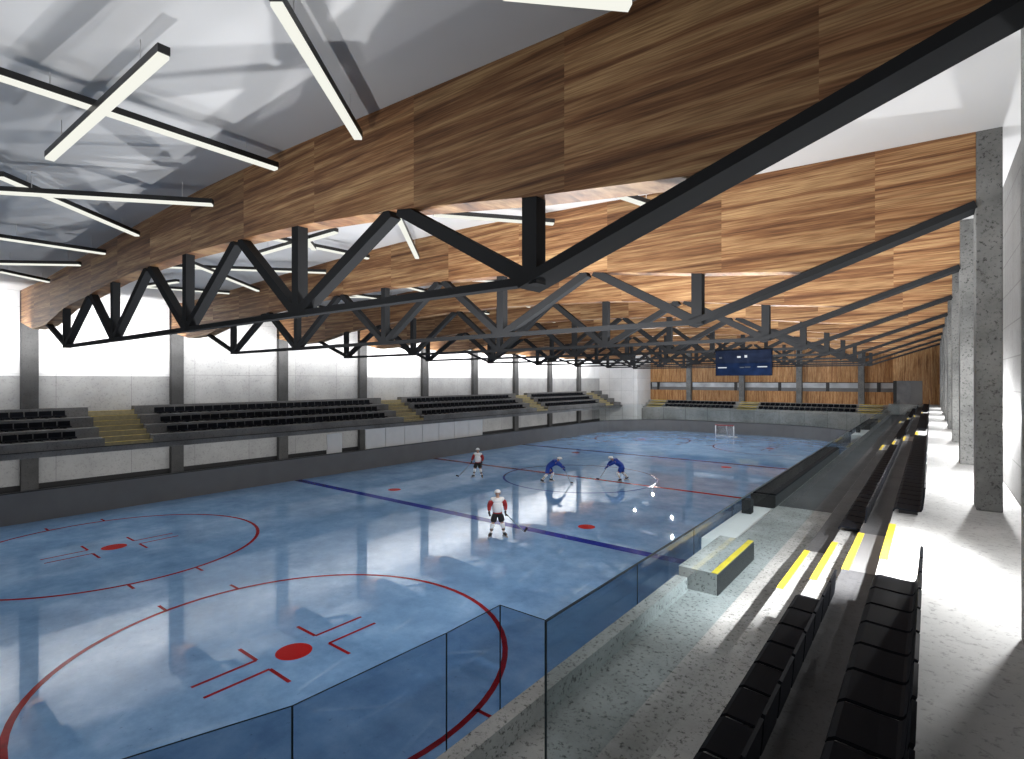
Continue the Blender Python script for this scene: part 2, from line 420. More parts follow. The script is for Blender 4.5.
# far wall: vertical timber cladding with one strip of windows
YF = 35.0
w = MB()
w.box((-11.0, YF, 0), (13.9, YF + 0.3, 4.62), M['wood_wall'])
w.box((-11.0, YF, 5.56), (13.9, YF + 0.3, 10.0), M['wood_wall'])
w.box((-11.0, YF + 0.22, 4.62), (13.9, YF + 0.3, 5.56), M['boards'])
struct(w.build('wall_back'), 'far end wall of vertical timber boards above the end stand', 'wall')
mx = [-10.9, -9.9, -5.9, -0.85, 3.65, 8.1, 12.4, 13.85]
for i in range(len(mx) - 1):
    x0, x1 = mx[i], mx[i + 1]
    f = MB()
    f.box((x0, YF + 0.02, 4.62), (x0 + 0.30, YF + 0.2, 5.56), M['black'])
    f.box((x0 + 0.30, YF + 0.02, 5.50), (x1, YF + 0.2, 5.56), M['steel'])
    f.box((x0 + 0.30, YF + 0.02, 4.62), (x1, YF + 0.2, 4.98), M['boards'])
    o = f.build('window_%d' % (i + 1)); struct(o, 'dark framed window of the far strip, %s from the left' % ordinal(i + 1), 'window')
    q = MB(); q.box((x0 + 0.30, YF + 0.12, 4.98), (x1, YF + 0.14, 5.50), M['window_glass']); q.build('window_pane', o)
# timber room on the right of the far wall, with an opening
YR = 30.0
w = MB()
w.box((13.9, YR, 0), (17.66, YR + 0.2, 3.7), M['wood_wall'])
w.box((13.9, YR, 5.72), (17.66, YR + 0.2, 10.0), M['wood_wall'])
w.box((15.95, YR, 3.7), (17.66, YR + 0.2, 5.72), M['wood_wall'])
w.box((13.9, YR + 0.2, 0), (14.1, YF, 10.0), M['wood_wall'])
struct(w.build('wall_back_right'), 'bright timber wall closing the right walkway', 'wall')
d = MB()
d.box((13.9, YR + 0.10, 3.7), (14.15, YR + 0.19, 5.72), M['black'])
d.box((14.15, YR + 0.12, 3.7), (15.15, YR + 0.19, 5.72), M['door_grey'])
d.box((15.15, YR + 0.15, 3.7), (15.95, YR + 0.19, 5.72), M['boards'])
struct(d.build('door_1'), 'grey double door at the end of the right walkway', 'door')
# concrete block in the far left corner
w = MB()
w.box((-15.75, 31.2, 0), (-10.75, 35.3, 8.9), M['box_concrete'])
struct(w.build('wall_corner'), 'pale concrete stair block in the far left corner', 'wall')

# gently arched roof, slightly glossy
TOP = [(-15.75, 9.80), (-11.2, 9.80), (-7.5, 9.92), (-4.3, 10.03), (-0.5, 10.14), (3.0, 10.20), (6.5, 10.15), (10.2, 10.0), (13.5, 9.86), (17.06, 9.76)]
rf = MB()
prof = [(-16.2, 9.80)] + TOP + [(18.0, 9.73)]
prof = prof + [(x, z + 0.25) for x, z in reversed(prof)]
rf.prism(prof, 'y', -34, 36, M['roof'])
struct(rf.build('ceiling'), 'smooth pale grey arched roof above the hall', 'ceiling')

# ---------------------------------------------------------------- roof trusses
BOT = [(-15.75, 8.39), (-13.3, 7.93), (-11.2, 7.97), (-8.46, 8.42), (-5.53, 8.60), (-3.0, 8.78), (-0.3, 8.85), (2.2, 8.84), (4.86, 8.75), (7.4, 8.62), (10.0, 8.39), (12.6, 8.04), (14.6, 7.83), (17.06, 8.64)]
NODES = [-8.6, -3.2, 2.2, 7.2, 12.58]
APEX = [(-5.53, 8.62), (-0.3, 8.86), (4.86, 8.76), (10.0, 8.40)]
def bot_z(x):
    for (x0, z0), (x1, z1) in zip(BOT, BOT[1:]):
        if x0 <= x <= x1: return z0 + (z1 - z0) * (x - x0) / (x1 - x0)
WORDS = ['nearest', 'second', 'third', 'fourth', 'fifth', 'sixth', 'seventh', 'eighth', 'ninth']
def make_truss(y):
    """y = front face; beam runs across the hall"""
    root = thing('roof_truss', '', 'roof truss', (0, y, 0), 0, 'timber and steel roof trusses')
    wb = MB(); wb.prism(BOT + [(x, z + 0.02) for x, z in reversed(TOP)], 'y', 0.0, 0.42, M['wood']); wb.build('wood_beam', root)
    zc = 7.02; yc = 0.11
    c = MB()
    c.bar((-8.7, yc, zc), (12.62, yc, zc), 0.18, 0.105, M['steel']); c.build('bottom_chord', root)
    c = MB(); c.bar((12.42, 0.20, 6.985), (17.06, 0.20, 8.60), 0.46, 0.12, M['steel']); c.build('rising_chord', root)
    c = MB(); c.bar((-8.6, yc, 7.08), (-11.25, yc, 8.02), 0.18, 0.12, M['steel']); c.build('end_strut', root)
    for x in NODES:
        p = MB(); p.box((x - 0.11, yc - 0.10, 6.97), (x + 0.11, yc + 0.10, bot_z(x) + 0.03), M['steel']); p.build('post', root)
    for i, (ax, az) in enumerate(APEX):
        for s, nx in ((-1, NODES[i]), (1, NODES[i + 1])):
            p = MB(); p.bar((nx - s * 0.05, yc + 0.005, 7.04), (ax + s * 0.10, yc + 0.005, az - 0.02), 0.185, 0.20, M['steel'], up=(0, 1, 0)); p.build('diagonal', root)
    return root
def dup(root, loc):
    r = root.copy(); COL.objects.link(r); r.location = loc
    for ch in list(root.children):
        c = ch.copy(); COL.objects.link(c); c.parent = r
    return r
t0 = make_truss(BAYS[0] - 0.30)
for k, y in enumerate(BAYS):
    t = t0 if k == 0 else dup(t0, (0, y - 0.30, 0))
    t['label'] = ('timber beam with dark steel truss beneath, %s from the front' % ('first' if k == 0 else ordinal(k + 1))) if k < 8 else 'farthest timber beam with dark steel truss, last before the end wall'

# ---------------------------------------------------------------- columns
for k, y in enumerate(BAYS):
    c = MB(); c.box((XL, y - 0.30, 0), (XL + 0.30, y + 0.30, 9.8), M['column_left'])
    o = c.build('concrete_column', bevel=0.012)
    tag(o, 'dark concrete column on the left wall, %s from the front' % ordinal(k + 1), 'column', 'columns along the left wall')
    c = MB(); c.box((17.06, y - 0.30, ZC), (17.38, y + 0.30, 9.78), M['concrete_column'])
    o = c.build('concrete_column', bevel=0.015)
    tag(o, 'pitted grey concrete column beside the right walkway, %s from the front' % ordinal(k + 1), 'column', 'columns along the right walkway')
for i, x in enumerate((-5.85, 0.05, 5.72, 11.15)):
    c = MB(); c.box((x - 0.26, 34.5, 0), (x + 0.26, 35.0, 9.8), M['concrete_column'])
    tag(c.build('concrete_column', bevel=0.012), 'grey concrete column on the far timber wall, %s from the left' % ordinal(i + 1), 'column', 'columns along the far wall')

# ---------------------------------------------------------------- right stand
SY0, SY1 = -33.0, 30.0
st = thing('right_grandstand', 'stepped concrete stand on the right with yellow edged stairs', 'grandstand')
prof = [(13.62, 2.3), (13.62, 2.8), (14.92, 2.8), (14.92, 3.1), (15.30, 3.1), (15.30, 3.3), (15.64, 3.3), (15.64, 3.5), (16.02, 3.5), (16.02, 2.3)]
p = MB(); p.prism(prof, 'y', SY0, SY1, M['concrete_stand']); p.build('terrace', st)
p = MB(); p.prism([(16.02, 2.3), (16.02, 3.7), (XR - 0.005, 3.7), (XR - 0.005, 2.3)], 'y', SY0, SY1 - 0.005, M['concrete_walk']); p.build('walkway_slab', st)
p = MB(); p.box((16.9, SY0, 0), (17.65, SY1 - 0.01, 2.3), M['concrete_dark']); p.build('support_wall', st)
def front_kerb(y0, y1):
    p = MB(); p.box((13.62, y0, 2.8), (13.78, y1, 3.0), M['concrete_stand']); p.build('front_kerb', st)
front_kerb(SY0, -20.12)
# landing block across the kerb at the foot of the near stair
p = MB(); p.box((13.62, -20.02, 2.8), (14.16, -18.10, 3.1), M['concrete_stand']); p.build('landing_block', st)
p = MB(); p.box((14.08, -20.02, 3.1), (14.165, -18.10, 3.106), M['yellow']); p.build('nosing', st)
p = MB(); p.box((14.16, -20.02, 2.8), (14.172, -18.10, 3.09), M['black']); p.build('riser_dark', st)  # thin black sheet darkening the block's stair-facing side
for cy in STAIRS:
    for x, z in ((14.92, 3.1), (15.30, 3.3), (15.64, 3.5), (16.02, 3.7)):
        p = MB(); p.box((x - 0.004, cy - 0.97, z - 0.03), (x + 0.075, cy + 0.97, z + 0.006), M['yellow']); p.build('nosing', st)
for cy in STAIRS:
    p = MB(); p.box((15.645, cy - 0.97, 3.5), (16.015, cy + 0.97, 3.505), M['boards']); p.build('tread_mat', st)

# shade painted as thin dark sheets on the foot strips and far walkway
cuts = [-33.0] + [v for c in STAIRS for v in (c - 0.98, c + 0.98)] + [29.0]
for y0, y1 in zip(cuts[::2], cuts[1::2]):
    p = MB(); p.box((15.645, y0, 3.5), (16.015, y1, 3.505), M['shade_dark']); p.build('foot_shade', st)
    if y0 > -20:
        p = MB(); p.box((14.925, y0, 3.1), (15.295, y1, 3.105), M['shade_dark']); p.build('foot_shade', st)
p = MB(); p.box((13.64, -13.7, 2.8), (14.91, 29.0, 2.806), M['shade_dark']); p.build('walkway_shade', st)  # dark sheet painting the shade on the far walkway
p = MB(); p.box((13.62, 28.9, 2.8), (16.02, 30.0, 3.7), M['concrete_stand']); p.build('end_landing', st)

# glass railing along the walkway front
rail = thing('glass_railing', 'low blue-green tinted glass railing along the front of the right stand', 'railing')
rp = split_path([(14.40, -24.55), (14.40, 29.5)], 3.0)
for a, b in zip(rp, rp[1:]): pane(a, b, 2.8, 4.12, M['rail_glass'], rail, edge=False)
p = MB(); p.box((14.395, -24.56, 2.8), (14.405, -24.545, 4.12), M['glass_edge']); p.build('end_edge', rail)

# ---------------------------------------------------------------- dark team bench boxes and posts beyond the railing
def bench_box(y0, y1, label, x0=13.05):
    r = thing('team_bench', label, 'bench', (0, 0, 0))
    p = MB(); p.box((x0, y0, -0.02), (13.60, y1, 3.04), M['black']); p.build('bench_body', r)
    p = MB(); p.box((x0 + 0.04, y0 + 0.04, 3.04), (13.60, y1 - 0.04, 3.08), M['seat_black']); p.build('bench_top', r)
bench_box(-13.8, -2.6, 'long black team bench box beside the ice behind the glass railing')
bench_box(11.5, 17.5, 'short black bench box at the far end of the right boards')
pf = MB(); pf.box((13.00, -17.2, -0.02), (13.60, -13.8, 2.74), M['white_panel'])
tag(pf.build('bench_platform'), 'pale platform between the steel post and the black team bench', 'platform')
pf = MB(); pf.box((13.00, 7.5, -0.02), (13.60, 11.5, 2.74), M['white_panel'])
tag(pf.build('bench_platform'), 'pale platform in front of the far short black bench', 'platform')
for y, lb in ((-14.6, 'dark steel gate post standing before the long black team bench'), (9.3, 'dark steel gate post near the far short black bench')):
    p = MB(); p.box((13.08, y - 0.12, 2.74), (13.28, y + 0.12, 3.06), M['steel'])
    tag(p.build('gate_post', bevel=0.01), lb, 'post')

# ---------------------------------------------------------------- left stand
LST = [-18.95, -1.6, 14.6, 28.2]
N0x, N0z, dX, dZ = -12.82, 2.95, 0.42, 0.219
st = thing('left_grandstand', 'raised dark concrete stand along the left wall with yellow stairs', 'grandstand')
prof = [(-12.62, 2.56), (-12.62, 2.78), (-12.74, 2.78), (-12.74, 2.95)]
x, z = -12.82, 2.95
prof = [(-12.68, 2.58), (-12.68, 2.79), (-12.78, 2.79), (-12.78, 3.17), (-13.24, 3.17), (-13.62, 3.17), (-13.62, 3.60), (-14.46, 3.60), (-14.46, 4.04), (-15.30, 4.04), (-15.30, 4.48), (-15.75, 4.48), (-15.75, 4.2), (-15.2, 3.7), (-13.6, 2.58)]
ys = [-33.0] + [v for c in LST for v in (c - 0.95, c + 0.95)] + [31.0]
for y0, y1 in zip(ys[::2], ys[1::2]):
    p = MB(); p.prism(prof, 'y', y0, y1, M['concrete_dark']); p.build('terrace', st)
p = MB(); p.prism([(-12.62, 2.56), (-12.62, 2.80), (-12.80, 2.80), (-12.80, 2.56)], 'y', -33, 31.0, M['concrete_dark']); p.build('front_beam', st)
p = MB(); p.box((-12.62, -33, 2.80), (-12.58, 31.0, 2.835), M['black']); p.build('edge_strip', st)
for cy in LST:
    s = MB()
    for n in range(7):
        x = N0x - dX * n; z = N0z + dZ * n
        s.box((-15.75, cy - 0.95, z - dZ), (x, cy + 0.95, z), M['concrete_dark'])
    so = s.build('stair', st)
    for n in range(7):
        x = N0x - dX * n; z = N0z + dZ * n
        p = MB(); p.box((x - 0.30, cy - 0.95, z), (x + 0.006, cy + 0.95, z + 0.006), M['yellow_pale']); p.build('tread', so)
        p = MB(); p.box((x - 0.07, cy - 0.95, z + 0.006), (x + 0.010, cy + 0.95, z + 0.016), M['yellow']); p.build('nosing', so)
        p = MB(); p.box((x, cy - 0.95, z - dZ + 0.01), (x + 0.005, cy + 0.95, z - 0.01), M['yellow_pale']); p.build('riser', so)
# white panels behind the boards, under the left stand
for i in range(7):
    y0 = -5.86 + i * 1.668
    p = MB(); p.box((-12.78, y0 + 0.02, -0.02), (-12.72, y0 + 1.65, 2.62), M['white_panel'])
    tag(p.build('partition_screen'), 'white panel behind the left boards, %s of seven from the left' % ordinal(i + 1), 'panel', 'white panels under the left stand')
p = MB(); p.box((-12.9, -8.6, -0.02), (-12.84, -7.55, 2.45), M['white_panel'])
tag(p.build('partition_screen'), 'single white panel left of the row of seven under the stand', 'panel', 'white panels under the left stand')

# ---------------------------------------------------------------- far stand
st = thing('end_grandstand', 'low concrete stand below the far timber wall', 'grandstand')
prof = [(32.35, 0.0), (32.35, 2.45), (32.7, 2.45), (32.7, 2.70), (33.5, 2.70), (33.5, 3.05), (34.3, 3.05), (34.3, 3.40), (34.995, 3.40), (34.995, 0.0)]
p = MB(); p.prism(prof, 'x', -10.7, 13.88, M['concrete']); p.build('terrace', st)
for cx in (-9.3, 1.0, 12.0):
    for y, z in ((32.7, 2.70), (33.1, 2.88), (33.5, 3.05), (33.9, 3.23), (34.3, 3.40)):
        p = MB(); p.box((cx - 0.95, y - 0.01, z - 0.03), (cx + 0.95, y + 0.40, z + 0.006), M['yellow_pale']); p.build('stair_tread', st)
        p = MB(); p.box((cx - 0.95, y - 0.02, z - 0.03), (cx + 0.95, y + 0.08, z + 0.014), M['yellow']); p.build('nosing', st)

# ---------------------------------------------------------------- seats
PITCH = 0.455
def slab(mb, prof, t, y0, y1, m):
    """a curved sheet: profile (x,z) polyline of thickness t extruded along y"""
    up, dn = [], []
    for i, (x, z) in enumerate(prof):
        a = prof[max(i - 1, 0)]; b = prof[min(i + 1, len(prof) - 1)]
        dx, dz = b[0] - a[0], b[1] - a[1]; l = math.hypot(dx, dz)
        up.append((x - dz / l * t / 2, z + dx / l * t / 2)); dn.append((x + dz / l * t / 2, z - dx / l * t / 2))
    mb.prism(up + dn[::-1], 'y', y0, y1, m)
def seat_parts():
    hw = 0.205
    a = MB(); slab(a, [(0.0, 0.055), (0.012, 0.085), (0.04, 0.102), (0.12, 0.098), (0.22, 0.09), (0.31, 0.088), (0.345, 0.10)], 0.022, -hw, hw, M['seat_black'])
    b = MB(); slab(b, [(0.335, 0.095), (0.355, 0.13), (0.365, 0.2), (0.378, 0.33), (0.385, 0.44), (0.392, 0.462)], 0.022, -hw, hw, M['seat_black'])
    c = MB()
    c.box((0.06, -0.03, 0.0), (0.30, 0.03, 0.08), M['seat_grey'])
    d = MB(); slab(d, [(0.335, 0.095), (0.355, 0.12), (0.367, 0.2), (0.376, 0.27), (0.38, 0.325)], 0.022, -hw - 0.015, hw + 0.015, M['seat_black'])
    return a.mesh('seat'), b.mesh('backrest'), c.mesh('bracket'), d.mesh('backrest')
SEAT, BACK, BRKT, BACK_LOW = seat_parts()
CAM = Vector((16.4859, -27.598, 5.7816))
places = []   # (distance, loc, rz, label, group)
def row(ends, fixed, z, axis, rz, fmt, group, pitch, reverse=False):
    a, b = ends; n = int((b - a) / pitch + 1e-6)
    for i in range(n):
        q = (b - (i + 0.5) * pitch) if reverse else (a + (i + 0.5) * pitch)
        loc = (fixed, q, z) if axis == 'y' else (q, fixed, z)
        places.append([(Vector(loc) - CAM).length, loc, rz, fmt % ordinal(i + 1), group])
R1, R2 = 'front row of black seats on the right stand', 'back row of black seats on the right stand'
row((-26.0, -20.95), 15.30, 3.3, 'y', 0, 'black seat in the front right row, %s nearer than the yellow stair', R1, PITCH, True)
row((-26.4, -21.00), 16.03, 3.7, 'y', 0, 'black seat in the back right row, %s nearer than the yellow stair', R2, PITCH, True)
names = ['beyond the nearest yellow stair', 'beyond the middle stair', 'beyond the far stair']
for (a, b), nm in zip([(-17.45, -3.3), (-0.1, 13.0), (16.2, 28.5)], names):
    row((a, b), 15.30, 3.3, 'y', 0, 'black seat in the front right row, %s ' + nm, R1, PITCH)
    row((a, b), 16.03, 3.7, 'y', 0, 'black seat in the back right row, %s ' + nm, R2, PITCH)
for r, (xf, z, rn) in enumerate([(-13.24, 3.17, 'bottom'), (-14.08, 3.60, 'middle'), (-14.92, 4.04, 'top')]):
    gname = '%s row of black seats on the left stand' % rn
    row((-29.0, -20.75), xf, z, 'y', PI, 'black seat in the left stand %s row, %%s before the nearest stair' % rn, gname, 0.485, True)
    for (a, b), nm in zip([(-17.15, -3.3), (-0.1, 12.9), (16.2, 26.6)], ['nearest stair', 'second stair', 'third stair']):
        row((a, b), xf, z, 'y', PI, 'black seat in the left stand %s row, %%s beyond the %s' % (rn, nm), gname, 0.485)
for r, (yf, z, rn) in enumerate([(32.95, 2.70, 'front'), (33.75, 3.05, 'back')]):
    gname = '%s row of seats on the far stand' % rn
    for (a, b) in [(-8.2, -0.1), (2.1, 10.9)]:
        row((a, b), yf, z, 'x', PI / 2, 'black seat on the far stand %s row, %%s along' % rn, gname, 0.485)
# keep what the frame can hold
f_px = 535.35; yaw = -0.6635
FW = Vector((math.sin(yaw), math.cos(yaw), 0)); RT = Vector((math.cos(yaw), -math.sin(yaw), 0))
def in_view(loc):
    d = Vector(loc) - CAM; wz = d.dot(FW)
    if wz < 0.3: return False
    return -60 < 512 + f_px * d.dot(RT) / wz < 1090 and 379.5 - f_px * (d.z + 0.3) / wz < 800
places = sorted([p for p in places if in_view(p[1])], key=lambda p: p[0])
first = None
for dist, loc, rz, label, group in places[:300]:
    root = thing('stadium_seat', label, 'seat', loc, rz, group)
    for nm, me in (('seat', SEAT), ('backrest', BACK if rz == 0 else BACK_LOW), ('bracket', BRKT)):
        o = D.objects.new(nm, me); COL.objects.link(o); o.parent = root
rest = MB()
for dist, loc, rz, label, group in places[300:]:
    R = Matrix.Translation(loc) @ Matrix.Rotation(rz, 4, 'Z')
    for me in (SEAT, BACK if rz == 0 else BACK_LOW, BRKT):
        rest.add([R @ v.co for v in me.vertices], [tuple(p.vertices) for p in me.polygons], me.materials[0])
tag(rest.build('stadium_seats'), 'farthest rows of small black seats in the stands', 'seats', None, 'stuff')

# ---------------------------------------------------------------- tube lights under the roof
def tube_light(a, b, z, label, group):
    a = Vector((a[0], a[1], z)); b = Vector((b[0], b[1], z)); mid = (a + b) / 2; ln = (b - a).length
    ang = math.atan2(b.y - a.y, b.x - a.x)
    r = thing('tube_light', label, 'ceiling light', mid, ang, group)
    h = MB(); h.box((-ln / 2, -0.066, 0.012), (ln / 2, 0.066, 0.11), M['housing']); h.build('housing', r)
    h = MB(); h.box((-ln / 2 + 0.015, -0.060, -0.03), (ln / 2 - 0.015, 0.060, 0.012), M['tube']); h.build('diffuser', r)
    for s in (-1, 1):
        h = MB(); zt = 10.0 - z
        h.box((s * ln * 0.35 - 0.006, -0.006, 0.11), (s * ln * 0.35 + 0.006, 0.006, max(0.2, zt)), M['roof']); h.build('hanger', r)
bay0 = [((7.0, -26.3), (6.93, -22.46), 'long tube light crossing behind the short tilted tube, front left of the roof'),
        ((4.66, -25.27), (9.5, -25.2), 'short tube light crossing over another, standing clear of the beam'),
        ((11.35, -24.85), (9.46, -22.5), 'steep tube light meeting the nearest timber beam, top middle of the photo'),
        ((1.75, -25.5), (4.35, -22.5), 'tube light almost level in view, meeting the first beam beside a crossing one'),
        ((2.35, -25.55), (-0.45, -22.42), 'slanting tube light crossing a level one at the left edge'),
        ((-3.0, -24.8), (-2.9, -22.48), 'tube light third from the left end of the nearest beam'),
        ((-7.3, -24.2), (-5.45, -22.5), 'tube light second from the left end of the nearest beam'),
        ((-9.0, -23.9), (-10.2, -22.36), 'tube light next to the left end of the nearest beam'),
        ((13.2, -23.55), (14.12, -22.62), 'tube light whose tip shows at the top edge against the first beam')]
for i, (a, b, lb) in enumerate(bay0): tube_light(a, b, 9.55 + 0.15 * (i in (0, 4)), lb, 'tube lights before the first beam')
bay1 = [((-2.0, -20.8), (-5.9, -16.38)), ((-4.8, -20.8), (-0.9, -16.38)), ((1.6, -20.5), (1.75, -16.5)), ((-0.1, -19.3), (4.1, -19.3)),
        ((-9.0, -19.8), (-6.3, -19.3)), ((-9.7, -19.5), (-8.5, -16.38)), ((6.9, -19.6), (4.0, -16.38)), ((7.2, -18.75), (9.05, -16.38)),
        ((11.2, -18.8), (11.75, -16.38)), ((4.6, -21.0), (1.9, -18.6))]
for i, (a, b) in enumerate(bay1): tube_light(a, b, 9.55 + (0.15 * (i % 2) if i != 2 else 0.28), 'tube light between the first and second beams, %s counted leftmost first' % ordinal(sorted(range(10), key=lambda q: bay1[q][0][0] + bay1[q][1][0]).index(i) + 1), 'tube lights between the first two beams')
pat = [(-8.6, -9.3), (-6.6, -3.0), (-3.2, -3.3), (-0.2, -0.9), (2.0, 4.6), (6.1, 3.0), (7.4, 9.2), (11.3, 11.9)]
for k in range(1, 8):
    y1 = BAYS[k + 1] - 0.42
    for i, (x0, x1) in enumerate(pat):
        sh = 0.55 * math.sin(2.1 * k + i)
        yb = y1 - 2.9 - 1.1 * ((i * 7 + k * 3) % 3) / 2
        tube_light((x0 + sh, yb), (x1 + sh, y1), 9.55 + 0.15 * (i % 2), 'small tube light before the %s beam, %s from the left' % (ordinal(k + 2), ordinal(i + 1)), 'tube lights before the %s beam' % ordinal(k + 2))

# ---------------------------------------------------------------- scoreboard
sb = thing('scoreboard', 'dark blue scoreboard with small white marks hanging below a roof truss over the ice', 'scoreboard', (10.39, -4.36, 5.965))
K = 0.455
p = MB(); p.box((-1.10, 0, 0), (1.10, 0.16, 1.06), M['score_face']); p.build('cabinet', sb, bevel=0.01)
p = MB(); p.box((-1.05, -0.006, 0.03), (1.05, 0.0, 0.52), M['score_blue']); p.build('display_panel', sb)
p = MB()
p.box((-2.18 * K, -0.016, 0.70 * K), (-1.40 * K, -0.006, 0.79 * K), M['led'])
p.box((-0.25 * K, -0.016, 0.70 * K), (0.12 * K, -0.006, 0.79 * K), M['led_dim']); p.box((0.18 * K, -0.016, 0.73 * K), (0.66 * K, -0.006, 0.81 * K), M['led_dim'])
p.box((1.25 * K, -0.016, 0.74 * K), (2.05 * K, -0.006, 0.83 * K), M['led'])
p.build('score_marks', sb)
p = MB()
for cx, cz, w_, h_, mt in ((-1.95, 1.66, 0.24, 0.14, 'led_dim'), (-0.33, 1.70, 0.30, 0.16, 'led'), (0.27, 1.74, 0.22, 0.22, 'led')):
    p.box(((cx - w_ / 2) * K, -0.016, (cz - h_ / 2) * K), ((cx + w_ / 2) * K, -0.0, (cz + h_ / 2) * K), M[mt])
p.build('score_digits', sb)
for x in (-0.8, 0.8):
    p = MB(); p.bar((x, 0.12, 1.04), (x, 0.12, 1.09), 0.05, 0.05, M['steel']); p.build('hanger', sb)

# ---------------------------------------------------------------- goal
gl = thing('hockey_goal', 'white framed hockey goal with red crossbar at the far end', 'goal', (0.13, 28.1, 0))
p = MB()
for s in (-1, 1): p.tube([(s * 0.88, 0, 0), (s * 0.88, 0, 1.22)], 0.045, M['goal_white'])
p.build('posts_frame', gl, True)
p = MB(); p.tube([(-0.92, 0, 1.22), (0.92, 0, 1.22)], 0.05, M['goal_red']); p.tube([(-0.88, 0, 1.22), (-0.75, 0.55, 1.15)], 0.035, M['goal_red']); p.tube([(0.88, 0, 1.22), (0.75, 0.55, 1.15)], 0.035, M['goal_red']); p.tube([(-0.75, 0.55, 1.15), (0.75, 0.55, 1.15)], 0.035, M['goal_red'])
p.build('crossbar', gl, True)
p = MB(); p.tube([(-0.88, 0, 0.04), (-1.05, 0.7, 0.04), (-0.55, 1.1, 0.04), (0.55, 1.1, 0.04), (1.05, 0.7, 0.04), (0.88, 0, 0.04)], 0.045, M['goal_white']); p.tube([(0, 0.55, 1.15), (0, 1.1, 0.04)], 0.035, M['goal_white'])
p.build('base_frame', gl, True)
p = MB()
for i in range(13):
    t = -0.75 + 1.5 * i / 12; p.tube([(t, 0.55, 1.15), (t * 0.8, 1.1, 0.06)], 0.006, M['goal_white'], 4)
for j in range(8):
    q = j / 8; z = 1.15 - 1.05 * q; y = 0.55 + 0.55 * q
    p.tube([(-0.88, 0.02, z), (-0.8 + 0.1 * q, y, z), (0.8 - 0.1 * q, y, z), (0.88, 0.02, z)], 0.006, M['goal_white'], 4)
p.build('net', gl)

# ---------------------------------------------------------------- players
def skin_mesh(chains, levels=2):
    """chains: lists of (point, radius); points equal to an earlier one are shared, so limbs grow out of one surface"""
    me = D.meshes.new('tmp'); bm = bmesh.new(); lay = bm.verts.layers.skin.verify(); seen = {}
    def vert(p, r):
        k = tuple(round(c, 4) for c in p)
        if k not in seen:
            v = bm.verts.new(p); rr = r if isinstance(r, tuple) else (r, r); v[lay].radius = rr; seen[k] = v
            if len(seen) == 1: v[lay].use_root = True
        return seen[k]
    for ch in chains:
        prev = None
        for p, r in ch:
            v = vert(p, r)
            if prev is not None and prev is not v and not any(ed.other_vert(prev) is v for ed in prev.link_edges): bm.edges.new((prev, v))
            prev = v
    bm.to_mesh(me); bm.free()
    o = D.objects.new('tmp', me); COL.objects.link(o)
    o.modifiers.new('s', 'SKIN').use_smooth_shade = True
    o.modifiers.new('d', 'SUBSURF').levels = levels
    dg = bpy.context.evaluated_depsgraph_get(); dg.update()
    out = D.meshes.new_from_object(o.evaluated_get(dg)); D.objects.remove(o)
    return out
def add_mesh(name, chains, mat, parent, levels=2, extra=None):
    me = skin_mesh(chains, levels); me.materials.clear(); me.materials.append(mat)
    if extra: extra(me)
    for p in me.polygons: p.use_smooth = True
    o = D.objects.new(name, me); COL.objects.link(o); o.parent = parent
    return o
def V(*a): return Vector(a)
def lerp(a, b, t): return a + (b - a) * t

